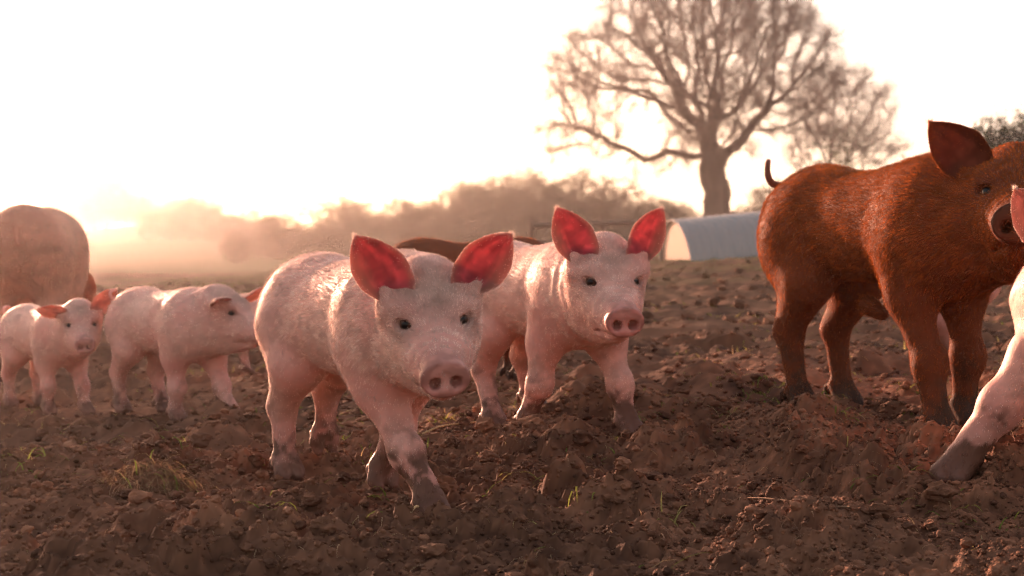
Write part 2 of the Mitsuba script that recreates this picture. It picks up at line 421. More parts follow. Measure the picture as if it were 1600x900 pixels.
scene['pig_skin'] = {'type': 'bumpmap', 'tex': mikit.proc(pores, eps=6e-4), 'scale': 1.0,
                     'bsdf': {'type': 'principled', 'base_color': {'type': 'mesh_attribute', 'name': 'vertex_color'}, 'roughness': 0.55, 'specular': 0.2, 'sheen': 0.15}}
scene['brown_skin'] = {**scene['pig_skin'], 'bsdf': {**scene['pig_skin']['bsdf'], 'specular': 0.05, 'sheen': 0.0, 'roughness': 0.7}}
scene['ear_skin'] = {'type': 'principledthin', 'base_color': {'type': 'mesh_attribute', 'name': 'vertex_color'}, 'roughness': 0.7, 'eta': 1.25, 'diff_trans': 0.9, 'spec_trans': 0.0}
scene['pig_hair'] = {'type': 'principledthin', 'base_color': {'type': 'mesh_attribute', 'name': 'vertex_color'}, 'roughness': 0.75, 'eta': 1.18, 'diff_trans': 0.9, 'spec_trans': 0.0}
scene['eye_wet'] = {'type': 'principled', 'base_color': {'type': 'mesh_attribute', 'name': 'vertex_color'}, 'roughness': 0.10, 'specular': 0.22}


EAR_OUT = np.array([(.16, -.20), (.36, -.06), (.475, .20), (.47, .44), (.34, .70), (.15, .90), (.0, 1.0)])
EAR_IN = np.array([(-.07, .0), (-.17, .14), (-.245, .34), (-.25, .52), (-.18, .75), (-.08, .92), (.0, 1.0)])


def ear_mesh(base, d, n, L, W, side, cup=.30, curl=0.0, flop=0.0, ns=26, nt=17, th=.0034, seed=0):
    """A leaf of skin: d along the ear, n where its hollow faces; the broad lobe hangs on the outer side. W widens it."""
    d = unit(d)
    n = unit(np.asarray(n, float) - d * (np.asarray(n, float) @ d))
    w = np.cross(n, d) * side
    s1 = np.linspace(0, 1, ns)
    s, t = s1[:, None], np.linspace(-1, 1, nt)[None, :]
    at = np.linspace(0, 1, 7)

    def curve(E):
        return np.stack([PchipInterpolator(at, E[:, c])(s1) for c in (0, 1)], 1)
    o, i = curve(EAR_OUT), curve(EAR_IN)
    mid = np.stack([0 * s1, s1], 1)
    tt = np.abs(t)[..., None]
    E = np.where((t > 0)[..., None], o[:, None], i[:, None])
    uv = mid[:, None] + tt ** .9 * (E - mid[:, None])
    u, v = uv[..., 0] * W, uv[..., 1]
    depth = cup * (np.abs(u) ** 1.7) * (1.25 - .8 * s) - .10 * np.sin(np.pi * s) * (1 - t * t) + curl * v ** 2 * np.sign(v) + flop * np.clip(v - .35, 0, 1) ** 1.5
    depth = depth + .018 * np.sin(6.5 * s + 2.6 * t + seed) * s * tt[..., 0] + .03 * np.clip(u - .3, 0, 1) * np.sin(9 * s + seed)
    P = base + L * (d * v[..., None] + w * u[..., None] + n * depth[..., None])
    thick = th * (1 - 0.72 * np.abs(t) ** 3) * (1.7 - 1.15 * s)
    A, B = P + n * (thick / 2)[..., None], P - n * (thick / 2)[..., None]
    V = np.vstack([A.reshape(-1, 3), B.reshape(-1, 3)])
    m = ns * nt
    i, j = np.meshgrid(np.arange(ns - 1), np.arange(nt - 1), indexing='ij')
    q = np.stack([i * nt + j, i * nt + j + 1, (i + 1) * nt + j + 1, (i + 1) * nt + j], -1).reshape(-1, 4)
    F = [q[:, [0, 1, 2]], q[:, [0, 2, 3]], m + q[:, [0, 2, 1]], m + q[:, [0, 3, 2]]]
    ring = np.concatenate([np.arange(nt), np.arange(2 * nt - 1, m, nt), np.arange(m - 2, m - nt - 1, -1), np.arange(m - 2 * nt, 0, -nt)])
    r2 = np.roll(ring, -1)
    F += [np.stack([ring, ring + m, r2 + m], 1), np.stack([ring, r2 + m, r2], 1)]
    F = np.vstack(F)
    if side < 0:
        F = F[:, ::-1]
    edge = np.broadcast_to(np.maximum(np.abs(t) ** 12, s ** 14), (ns, nt)).ravel()
    return V, F, np.concatenate([edge, edge]), np.r_[np.ones(m), np.zeros(m)].astype(bool), np.tile(np.broadcast_to(s, (ns, nt)).ravel(), 2), np.tile(np.broadcast_to(t, (ns, nt)).ravel(), 2)


def hair_mesh(P, N, D, length, width, lift, rng):
    """Bent, tapering hairs of two pieces from points P, lying along D."""
    n = len(P)
    D = unit(D - N * (D * N).sum(1, keepdims=True) + rng.normal(0, .15, (n, 3)))
    D = unit(D - N * (D * N).sum(1, keepdims=True))
    up = (lift * (0.6 + 0.8 * rng.random(n)))[:, None]
    d1 = unit(D + N * up * 1.6)
    d2 = unit(D + N * up * .5)
    L = np.asarray(length * (0.55 + 0.9 * rng.random(n)))[:, None]
    S = unit(np.cross(N, D) + N * rng.normal(0, .6, (n, 1)))
    w = np.asarray(width)[..., None] if np.ndim(width) else width
    P0 = P - N * .001
    P1 = P0 + d1 * L * .5
    P2 = P1 + d2 * L * .5
    V = np.stack([P0 - S * w / 2, P0 + S * w / 2, P1 + S * w * .4, P1 - S * w * .4, P2], 1).reshape(-1, 3)
    k = np.arange(n)[:, None] * 5
    F = np.vstack([k + [0, 1, 2], k + [0, 2, 3], k + [3, 2, 4]])
    return V, F


PIGS = {}


def make_pig(key, label, pal, S=1.0, loc=(0, 0, 0), heading=0.0, res=.006, head_c=(.335, 0, .325), head=(0, 12, 0), hooves=None, fat=1.0, head_s=1.0, rump_z=0.0,
             ears=None, tail=None, hair=20000, hair_len=.0125, hair_w=.0008, group=None, mud=1.0, seed=0, slim=1.0, blotch=0.2, grey=.85, leg_s=1.0, hair_child=True, mesh_only=False, sheath=False, lift=.010):
    rng = np.random.default_rng(100 + seed)
    key = numbered(key)
    H = rot(*head)
    hc = np.asarray(head_c, float) + [0, 0, lift]

    def hp(p):
        return hc + H @ (np.asarray(p, float) * head_s)
    prims = []   # (f, lo, hi, k, op, flow, region)

    def add(e, k=.03, op='u', flow=(-1, 0, -.25), region='body'):
        prims.append((*e, k, op, np.asarray(flow, float), region))
    g = fat
    zl = lift
    rz = rump_z
    # trunk
    add(e_ell((-.02, 0, .311 + zl + rz * .5), (.255, .102 * g, .099 * (g * .5 + .5))), .01)
    add(e_ell((-.185, 0, .318 + zl + rz), (.130, .096 * g * slim, .105)), .05, flow=(-1, 0, -.5))
    add(e_ell((.150, 0, .317 + zl), (.150, .096 * g, .104)), .05)
    add(e_ell((.02, 0, .287 + zl), (.20, .083 * g, .075 * g)), .05)
    for s in (-1, 1):
        add(e_ell((-.195, .052 * s * slim, .279 + zl + rz * .7), (.088, .054, .100)), .04, flow=(-.6, 0, -1))
        add(e_ell((.165, .058 * s, .276 + zl), (.068, .044, .097), rot(0, 8)), .04, flow=(-.6, 0, -1))
    # neck and head
    add(e_cone((.20, 0, .305 + zl), hc - H[:, 0] * .01, .108, .088 * head_s), .05)
    add(e_cone((.20, 0, .280 + zl), hp((.0, 0, -.055)), .078, .062 * head_s), .05)

    def hadd(e_args, k=.02, op='u', flow=None, region='head', cone=False):
        hf = H @ (np.array(flow if flow is not None else (-1, 0, .1), float))
        if cone:
            a, b, ra, rb = e_args
            add(e_cone(hp(a), hp(b), ra * head_s, rb * head_s), k * head_s, op, hf, region)
        else:
            c, r, *R = e_args
            RR = H @ R[0] if R else H
            add(e_ell(hp(c), np.asarray(r) * head_s, RR), k * head_s, op, hf, region)
    hadd(((-.012, 0, .008), (.090, .068, .086)), .03)
    hadd(((-.015, 0, .060), (.060, .045, .045)), .04)
    hadd(((.035, 0, .010), (.060, .062, .055)), .04)
    for s in (-1, 1):
        hadd(((-.012, .034 * s, -.042), (.070, .035, .058)), .035, flow=(-.8, .5 * s, -.5))
        hadd(((.052, .042 * s, .038), (.034, .025, .022)), .028)
        hadd(((-.010, .052 * s, .040), (.030, .022, .030)), .03)
        hadd(((.072, .029 * s, -.036), (.055, .027, .037)), .03, flow=(-1, .4 * s, -.2))
    hadd(((.050, 0, -.010), (.170, 0, -.046), .060, .0315), .03, cone=True)
    hadd(((.10, 0, -.052), (.168, 0, -.054), .045, .0285), .03, cone=True)
    hadd(((.030, 0, -.084), (.128, 0, -.084), .046, .0215), .025, cone=True, flow=(-1, 0, -.6))
    DISC = rot(0, 6)
    add(e_disc(hp((.186, 0, -.049)), H @ DISC, .0085 * head_s, .0375 * head_s, .80, .0038 * head_s), .003, flow=(-1, 0, 0), region='snout')
    hadd(((.2090, 0, -.052), (.0125, .033, .0240), DISC), .004, 's', region='snout')
    for s in (-1, 1):
        hadd(((.190, .0165 * s, -.056), (.034, .0100, .0110), DISC @ rot(10 * s)), .004, 's', region='snout')
        # mouth line, eye socket and lids
        hadd(((.120, .034 * s, -.085), (.060, .030 * s, -.074), .004, .0035), .010, 's', cone=True)
        hadd(((.168, .016 * s, -.084), (.120, .034 * s, -.085), .004, .004), .010, 's', cone=True)
    eyes = []
    for s in (-1, 1):
        # find the skin along a ray, seat the eye there
        o, dv = hp((.030, .016 * s, .004)), H @ unit((.80, .52 * s, .20))
        tt = np.linspace(0, .14, 240) * head_s
        q = o + tt[:, None] * dv
        dd = np.min([f(q) for f, lo, hi, k, op, fl, rg in prims if op == 'u'], axis=0)
        at = o + dv * (tt[np.argmax(dd > 0)] + .004 * head_s)
        side = H @ unit((.52, -.80 * s, -.16))    # along the slit
        upv = unit(np.cross(dv, side)) * (1 if np.cross(dv, side) @ H[:, 2] > 0 else -1)
        R = np.stack([dv, side, upv], 1)
        lid = [e_ell(at - dv * .004 * head_s, np.array((.0130, .0215, .0165)) * head_s, R), e_ell(at + dv * .0072 * head_s, np.array((.013, .0192, .0092)) * head_s, R)]
        add(lid[0], .010 * head_s, 'u', H @ np.array((-1, 0, .1)), 'lid')
        add(lid[1], .003 * head_s, 's', H @ np.array((-1, 0, .1)), 'lid')
        eyes.append((at - dv * .0080 * head_s, dv, .0142 * head_s))
    # legs
    hooves = hooves or {}
    for name, s, hind in (('fl', 1, False), ('fr', -1, False), ('hl', 1, True), ('hr', -1, True)):
        base = (HIND if hind else FORE)[4] * [1, s, 1]
        spec = hooves.get(name, {})
        J = leg_joints(s, hind, base + np.asarray(spec.get('d', (0, 0, 0)), float), spec.get('bend', 0.0))
        if 'J' in spec:
            J = np.asarray(spec['J'], float)
        J[:, 2] += lift * (1 - WT)
        if hind:
            J[0, 2] += rz * .6
        r = np.array([.068, .045, .0245, .0205, .019] if hind else [.053, .037, .0255, .0212, .0195]) * leg_s
        dn = (0, 0, -1)
        for a in range(3):
            add(e_cone(J[a], J[a + 1], r[a], r[a + 1]), (.035, .03, .02)[a], flow=(-.25, 0, -1), region='leg')
        if hind:   # point of the hock, tendon behind
            add(e_cone(J[2] + [-.012, 0, .012], J[1] + [-.05, 0, .0], .016 * leg_s, .022), .03, flow=dn, region='leg')
        else:      # knee
            add(e_ell(J[2] + [.008, 0, 0], np.array((.0240, .025, .030)) * leg_s), .02, flow=dn, region='leg')
        fet, hf = J[3], J[4]
        fw = unit(np.array(spec.get('toe', (1, 0, 0)), float))
        lf = np.cross([0, 0, 1], fw)
        tilt = spec.get('tilt', 0.0)     # toes hanging when lifted
        for q in (-1, 1):
            a = fet + lf * .010 * q + [0, 0, -.004]
            b = hf + lf * .0148 * q + fw * (.010 - .02 * tilt) + np.array([0, 0, .0145])
            tip = hf + lf * .0140 * q + fw * (.026 - .03 * tilt) + np.array([0, 0, .009 - .012 * tilt])
            add(e_cone(a, b, .0180 * leg_s, .0158 * leg_s), .010, flow=dn, region='foot')
            add(e_cone(b, tip, .0150 * leg_s, .0095 * leg_s), .005, flow=dn, region='hoof')
            dc = fet - fw * .022 + lf * .014 * q + [0, 0, -.010]
            add(e_cone(dc, dc - fw * .008 + [0, 0, -.014], .010, .006), .006, flow=dn, region='hoof')
    if sheath:
        add(e_cone((-.035, 0, .165 + zl), (.008, 0, .150 + zl), .018, .011), .03)
    # ears: a fleshy root in the body, the leaf a part of its own
    ears = ears or {}
    ear_list = []
    for s, nm in ((1, 'l'), (-1, 'r')):
        e = {**dict(d=(-.10, .35 * s, .93), n=(.9, .25 * s, .1), L=.124, W=1.0, base=(.040, .071 * s, .050), cup=.45, curl=0.0, flop=0.0), **ears.get(nm, {})}
        b, dv = hp(e['base']), H @ unit(e['d'])
        b2 = b - H[:, 0] * .016 * head_s
        add(e_cone(b2 - dv * .014, b2 + dv * .014 * head_s, .027 * head_s, .016 * head_s), .022, flow=dv, region='head')
        ear_list.append((b + dv * .004 * head_s, dv, H @ unit(e['n']), e['L'] * head_s, e['W'], s, e))
    # field
    h = res / S
    lo = np.min([p[1] for p in prims if p[4] == 'u'], axis=0) - .03
    hi = np.max([p[2] for p in prims if p[4] == 'u'], axis=0) + .03
    n = np.ceil((hi - lo) / h).astype(int) + 1
    D = np.full(n, .15)
    for f, a, b, k, op, fl, rg in prims:
        mg = max(k, .012) + .02
        i0 = np.clip(np.floor((a - mg - lo) / h).astype(int), 0, n - 1)
        i1 = np.clip(np.ceil((b + mg - lo) / h).astype(int) + 1, 1, n)
        ax = [lo[c] + h * np.arange(i0[c], i1[c]) for c in range(3)]
        P = np.stack(np.meshgrid(*ax, indexing='ij'), -1)
        d = f(P)
        sl = tuple(slice(i0[c], i1[c]) for c in range(3))
        c0 = D[sl]
        if op == 'u':
            hh = np.clip(k - np.abs(c0 - d), 0, None) / k
            D[sl] = np.minimum(c0, d) - hh * hh * k * .25
        else:
            hh = np.clip(k - np.abs(c0 + d), 0, None) / k
            D[sl] = np.maximum(c0, -d) + hh * hh * k * .25
    V, F = surface_nets(D, lo, h)
    G = np.gradient(D, h)
    ijk = ((V - lo) / h).T
    for _ in range(2):
        val = map_coordinates(D, ijk, order=1)
        N = unit(np.stack([map_coordinates(c, ijk, order=1) for c in G], 1))
        V = V - N * np.clip(val, -h, h)[:, None] * .7
        ijk = ((V - lo) / h).T
    # weights of the regions at the skin
    ds = np.stack([p[0](V) for p in prims if p[4] == 'u'], 1)
    W = np.exp(-np.clip(ds, -.02, .2) / .012)
    W /= W.sum(1, keepdims=True)
    flow = W @ np.array([p[5] for p in prims if p[4] == 'u'])
    regs = [p[6] for p in prims if p[4] == 'u']

    def wt(name):
        return W[:, [r == name for r in regs]].sum(1)
    # soft folds and the unevenness of flesh
    wr = meshkit.fbm(V * 16 + seed * 7.3, 3) - .5
    fold = np.sin(V[:, 0] * 95 + 9 * meshkit.fbm(V * 9 + seed, 2)) * sm(.20, .25, V[:, 0]) * (1 - sm(.30, .36, V[:, 0])) * (1 - wt('head'))
    hx0 = ((V - hc) @ H) / head_s
    crease = np.sin(hx0[:, 0] * 330 + 5 * meshkit.fbm(V * 30, 2)) * sm(.100, .120, hx0[:, 0]) * (1 - sm(.160, .170, hx0[:, 0])) * wt('head') * sm(-.06, -.02, hx0[:, 2])
    face = (meshkit.fbm(V * 42 + seed, 3) - .5) * wt('head')
    V = V + N * (.0011 * crease + .0042 * face)[:, None]
    V = V + N * (.005 * wr + .0024 * fold)[:, None] * (1 - wt('snout') - wt('hoof'))[:, None]
    # skin colour: a fixed property of skin and the dirt on it, save the shade painted inside the nostrils
    c = lambda k: np.array(pal[k])[None]
    n1 = meshkit.fbm(V * 11 + seed * 3.1, 4)[:, None]
    n2 = meshkit.fbm(V * 38 + seed * 5.7, 3)[:, None]
    n3 = meshkit.fbm(V * 90 + 3, 2)[:, None]
    col = c('skin') + (c('pale') - c('skin')) * np.clip(.5 + 1.6 * (n1 - .5), 0, 1)
    col = col * (.86 + .28 * n3)
    hx = ((V - hc) @ H) / head_s
    gm = np.exp(-((hx - [.05, 0, .075]) ** 2 / [.0045, .0050, .0032]).sum(1))
    for q in (-1, 1):
        gm = np.maximum(gm, .9 * np.exp(-((hx - [.075, .052 * q, .012]) ** 2 / [.0012, .0011, .0009]).sum(1)))
    col = col + (c('grey') - col) * np.clip(grey * gm[:, None] * (.45 + .9 * n2), 0, .9) * np.clip(wt('head') + wt('lid'), 0, 1)[:, None]
    back = sm(.36, .43, V[:, 2])[:, None]
    col = col + (c('mud') * 1.4 - col) * blotch * sm(.50, .62, n2 * .6 + n1 * .4 + .02 * back)
    low = V[:, 2:3] + .09 * (n2 - .5) + .10 * (n1 - .5) + .03 * (n3 - .5)
    splash = sm(.50, .60, meshkit.fbm(V * [30, 30, 22] + seed * 1.7, 4))[:, None]
    col = col + (c('mud') * (.8 + .5 * n3) - col) * np.clip(mud * (.95 * (1 - sm(.020, .070, low)) + (.25 + .75 * splash) * (1 - sm(.045, .17, low)) + .30 * splash * (1 - sm(.15, .30, low)) * sm(.5, .6, n1)), 0, .95)
    hind_dirt = sm(-.16, -.26, V[:, 0:1]) * sm(.40, .6, n1) * .45 * mud
    col = col + (c('mud') * 1.5 - col) * np.clip(hind_dirt, 0, 1)
    sn = wt('snout')[:, None]
    ring = sm(.176, .186, hx[:, 0:1]) * sn
    col = col + (c('snout') * (.65 + .7 * n2) - col) * np.clip(sn * .95, 0, 1)
    col = col + (c('mud') * 1.3 - col) * np.clip(sn * sm(.46, .60, n3 * .4 + n2 * .6 + 1.6 * (hx[:, 2:3] + .045)) * .75, 0, 1)
    nostril_shade = np.zeros(len(V))
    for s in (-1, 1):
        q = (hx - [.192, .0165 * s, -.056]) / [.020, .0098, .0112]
        nostril_shade = np.maximum(nostril_shade, 1 - sm(.55, 1.0, np.linalg.norm(q, axis=1)))
    col = col * (1 - .35 * nostril_shade[:, None])  # recess shade of the nostrils, darkened into the skin colour
    lid = wt('lid')[:, None]
    col = col + (c('snout') * .8 - col) * .7 * lid
    hoofw = wt('hoof')[:, None]
    col = col + (c('hoof') - col) * np.clip(hoofw * 1.3, 0, 1) * sm(.35, .55, n2 + .08)
    # to the world
    hd = math.radians(heading)
    Rw = np.array([[math.cos(hd), -math.sin(hd), 0], [math.sin(hd), math.cos(hd), 0], [0, 0, 1]])
    loc = np.asarray(loc, float)

    def world(p):
        return (np.asarray(p) * S) @ Rw.T + loc
    PIGS[key] = dict(world=world, hp=hp, hooves=None)
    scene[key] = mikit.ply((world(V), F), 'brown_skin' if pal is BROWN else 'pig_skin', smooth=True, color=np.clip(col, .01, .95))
    tag(key, label, 'pig', group)
    ends = []
    for b, dv, nv, L, Wd, s, e in ear_list:
        v, f, edge, front, along, tt_ = ear_mesh(b, dv, nv, L, Wd, s, e['cup'], e['curl'], e['flop'], seed=seed + s)
        m = meshkit.fbm(v * 45 + seed, 3)[:, None]
        m2 = sm(.38, .62, meshkit.fbm(v * 70 + 9 + seed, 3))[:, None]
        ec = np.where(front[:, None], c('ear_in') * (.55 + .9 * m), c('ear_out') * (.8 + .4 * m))
        vein = sm(.40, .50, meshkit.fbm(np.stack([tt_ * 5 + along * 2, along * 2.2 + .8 * np.abs(tt_), 0 * along + seed], 1), 3))[:, None]
        ec = ec * (1 - .30 * m2 * front[:, None]) * (.72 + .28 * vein)
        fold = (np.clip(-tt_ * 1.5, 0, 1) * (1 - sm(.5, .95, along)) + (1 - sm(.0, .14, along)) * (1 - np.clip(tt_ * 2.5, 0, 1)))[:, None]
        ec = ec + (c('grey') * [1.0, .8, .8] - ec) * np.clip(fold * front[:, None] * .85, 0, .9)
        rim = sm(.66, .98, np.abs(tt_) + .25 * (m[:, 0] - .5))[:, None] * front[:, None]
        ec = ec + (c('skin') * .8 - ec) * .7 * rim
        ec = ec + (c('pale') - ec) * (.5 * edge)[:, None]
        ek = numbered(key + '__ear')
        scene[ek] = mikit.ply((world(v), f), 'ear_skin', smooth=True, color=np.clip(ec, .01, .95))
        ends.append((v, f, front))
    for at, dv, r in eyes:
        sp = trimesh.creation.icosphere(3, r)
        ang = sp.vertices @ dv / r
        pup, iris = sm(.86, .90, ang)[:, None], sm(.62, .68, ang)[:, None]
        ecol = np.array((.030, .018, .014)) * (1 - iris) + np.array((.085, .038, .020)) * iris
        ecol = ecol * (1 - pup) + .006 * pup
        ek = numbered(key + '__eye')
        scene[ek] = mikit.ply((world(sp.vertices + at), sp.faces), 'eye_wet', smooth=True, color=ecol)
    tl = tail or {}
    u = np.linspace(0, 1, 40)
    ln, tw, rd = tl.get('len', .16), tl.get('turns', 1.3), tl.get('r', .022)
    b0 = np.array([-.300, 0, .365 + zl + rz * 1.2]) + np.asarray(tl.get('off', (0, 0, 0)), float)
    ax = unit(tl.get('dir', (-.7, 0, .45)))
    sd = unit(np.cross(ax, [0, 1, .01]))
    s2 = np.cross(ax, sd)
    gr = sm(.15, .5, u) * rd
    P = b0 + ax * (ln * u)[:, None] + sd * (gr * np.sin(tw * 2 * np.pi * u))[:, None] + s2 * (gr * (1 - np.cos(tw * 2 * np.pi * u)))[:, None]
    v, f = tube_mesh(P, np.interp(u, [0, .25, 1], [.013, .0085, .0045]), 8)
    tk = numbered(key + '__tail')
    tc = (c('skin') * .6 + c('pale') * .4) * (.8 + .4 * meshkit.fbm(v * 60, 2)[:, None])
    scene[tk] = mikit.ply((world(v), f), 'pig_skin', smooth=True, color=tc)
    # hair coat
    if hair:
        fa = V[F]
        cr = np.cross(fa[:, 1] - fa[:, 0], fa[:, 2] - fa[:, 0])
        area = np.linalg.norm(cr, axis=1)
        dens = (1 - .985 * np.clip(sn[:, 0] * 2.2, 0, 1)) * (1 - .95 * np.clip(hoofw[:, 0] * 1.5, 0, 1)) * (1 + .8 * wt('head')) * ((.85 if pal is BROWN else .5) + .5 * sm(.20, .32, V[:, 2])) * (1 - .9 * np.clip(lid[:, 0], 0, 1))
        pr = area * dens[F].mean(1)
        pick = rng.choice(len(F), hair, p=pr / pr.sum())
        bc = rng.dirichlet((1, 1, 1), hair)
        P = (V[F[pick]] * bc[..., None]).sum(1)
        Nn = unit((N[F[pick]] * bc[..., None]).sum(1))
        Dd = (flow[F[pick]] * bc[..., None]).sum(1)
        hw, lw = wt('head')[F[pick]].mean(1), (wt('leg') + wt('foot'))[F[pick]].mean(1)
        ln = hair_len / S * (1 - .45 * hw) * (1 - .55 * lw)
        hv, hf = hair_mesh(P, Nn, Dd, ln, hair_w / S, .28, rng)
        skin = (col[F[pick]] * bc[..., None]).sum(1)
        base = c('hair') * (.50 + .30 * rng.random((hair, 1)) + .45 * sm(.35, .65, meshkit.fbm(P * 55 + seed, 2))[:, None])
        dirt = np.clip(1.25 * (1 - skin.mean(1) / np.mean(pal['skin'])), 0, 1)
        hc_ = base * (1 - dirt[:, None]) + skin * dirt[:, None]
        # a few hairs on the back of each ear and round its rim
        for v, f, front in ends:
            k = max(hair // 40, 60)
            fi = np.argwhere(~front[f].all(1))[:, 0]
            pk = rng.choice(fi, k)
            bb = rng.dirichlet((1, 1, 1), k)
            p = (v[f[pk]] * bb[..., None]).sum(1)
            nn = unit(np.cross(v[f[pk, 1]] - v[f[pk, 0]], v[f[pk, 2]] - v[f[pk, 0]]))
            mid = v.mean(0)
            v2, f2 = hair_mesh(p, nn, p - v[0] + .0 * mid, np.full(k, hair_len / S * .55), hair_w / S * .9, .5, rng)
            hf = np.vstack([hf, f2 + len(hv)])
            hv = np.vstack([hv, v2])
            hc_ = np.vstack([hc_, c('hair') * (.7 + .5 * rng.random((k, 1)))])
        # pale lashes on the upper lids
        for at, dv, r in eyes:
            k = 16
            sd = unit(np.cross(dv, [0, 0, 1.0]))
            a = np.linspace(-1, 1, k)[:, None]
            p = at + dv * r * .85 + np.array([0, 0, .58 * r]) * (1 - .5 * a ** 2) + sd * a * r * 1.15
            v2, f2 = hair_mesh(p, np.tile(dv, (k, 1)), sd * a * .8 + np.array([0, 0, .25]) + 0 * a, np.full(k, .010 * head_s), .0006 / S, .9, rng)
            hf = np.vstack([hf, f2 + len(hv)])
            hv = np.vstack([hv, v2])
            hc_ = np.vstack([hc_, np.tile(c('hair') * .9, (k, 1))])
        hk = key + '__hair'
        scene[hk] = mikit.ply((world(hv), hf), 'pig_hair', color=np.clip(np.repeat(hc_, 5, 0), .01, .95))
        tag(hk, kind='stuff')
    return key
# ------------------------------------------------------------------ trees: bare limbs grown towards points in the crown's volume
scene['bark'] = {'type': 'principled', 'base_color': {'type': 'mesh_attribute', 'name': 'vertex_color'}, 'roughness': .9, 'specular': .2}
scene['leaf'] = {'type': 'principledthin', 'base_color': {'type': 'mesh_attribute', 'name': 'vertex_color'}, 'roughness': .7, 'diff_trans': .7, 'spec_trans': 0.0}


def grow(rng, trunk, pts, step, reach, kill, iters=90):
    """Space colonisation: node positions and parents."""
    pos = [np.array(p, float) for p in trunk]
    par = [-1] + list(range(len(trunk) - 1))
    A = np.array(pts, float)
    first = 0
    for _ in range(iters):
        if not len(A):
            break
        N = np.array(pos)
        d, i = cKDTree(N).query(A, distance_upper_bound=reach)
        ok = np.isfinite(d)
        if not ok.any():
            d, i = cKDTree(N).query(A)
            ok = d <= d.min() + step
        u = np.unique(i[ok])
        dirs = unit(A[ok] - N[i[ok]])
        new = []
        for k in u:
            v = dirs[i[ok] == k].sum(0) + rng.normal(0, .36, 3) + [0, 0, .06]
            q = N[k] + unit(v) * step
            new.append((q, k))
        if not new:
            break
        before = len(pos)
        for q, k in new:
            pos.append(q)
            par.append(int(k))
        d2, _ = cKDTree(np.array(pos[before:])).query(A)
        keep = d2 > kill
        A = A[keep]
    return np.array(pos), np.array(par)


def limbs(pos, par, tip, power, rmax):
    n = len(pos)
    kids = [[] for _ in range(n)]
    for k in range(1, n):
        kids[par[k]].append(k)
    r = np.zeros(n)
    for k in range(n - 1, -1, -1):
        r[k] = tip if not kids[k] else sum(r[c] ** power for c in kids[k]) ** (1 / power)
    return np.minimum(r, rmax), kids


def branch_mesh(pos, par, r, kids, n_hi=9):
    """Chains of nodes, each swept as one tapered tube."""
    Vs, Fs, at = [], [], 0
    starts = [(0, None)]
    while starts:
        k, p = starts.pop()
        chain, rr = ([pos[p]], [min(r[p], r[k] * 1.25)]) if p is not None else ([], [])
        while True:
            chain.append(pos[k])
            rr.append(r[k])
            if not kids[k]:
                break
            c = sorted(kids[k], key=lambda q: -r[q])
            starts += [(q, k) for q in c[1:]]
            k = c[0]
        if len(chain) < 2:
            continue
        m = n_hi if rr[0] > .12 else 5 if rr[0] > .04 else 3
        v, f = tube_mesh(np.array(chain), np.array(rr), m)
        Vs.append(v)
        Fs.append(f + at)
        at += len(v)
    return np.vstack(Vs), np.vstack(Fs)


def twig_mesh(rng, P, D, length, width, bends=2):
    """Fine twigs as three-sided tapering slivers."""
    n = len(P)
    D = unit(D + rng.normal(0, .55, (n, 3)) + [0, 0, .12])
    L = (length * (.5 + .9 * rng.random(n)))[:, None]
    P1 = P + D * L * .5
    P2 = P1 + unit(D + rng.normal(0, .35, (n, 3)) + [0, 0, .1]) * L * .5
    a = unit(np.cross(D, rng.normal(0, 1, (n, 3))))
    b = np.cross(D, a)
    w = np.broadcast_to(width, (n,))[:, None]
    ring = [a, -.5 * a + .87 * b, -.5 * a - .87 * b]
    V = np.stack([P + w * q for q in ring] + [P1 + w * .7 * q for q in ring] + [P2], 1).reshape(-1, 3)
    k = np.arange(n)[:, None] * 7
    F = []
    for i in range(3):
        j = (i + 1) % 3
        F += [k + [i, j, 3 + j], k + [i, 3 + j, 3 + i], k + [3 + i, 3 + j, 6]]
    return V, np.vstack(F), P1, P2


def bark_color(V, dark=(.052, .032, .023), pale=(.10, .064, .045)):
    n = meshkit.fbm(V * 1.7, 3)[:, None]
    return np.array(dark) + (np.array(pale) - np.array(dark)) * n


def crown_points(rng, blobs, n):
    """Points through the volume of ellipsoids (centre, radii), denser towards their rims."""
    vol = np.array([np.prod(b[1]) for b in blobs])
    k = rng.choice(len(blobs), n, p=vol / vol.sum())
    d = unit(rng.normal(0, 1, (n, 3))) * (rng.random((n, 1)) ** .33)
    c, r = np.array([b[0] for b in blobs], float), np.array([b[1] for b in blobs], float)
    return c[k] + d * r[k]


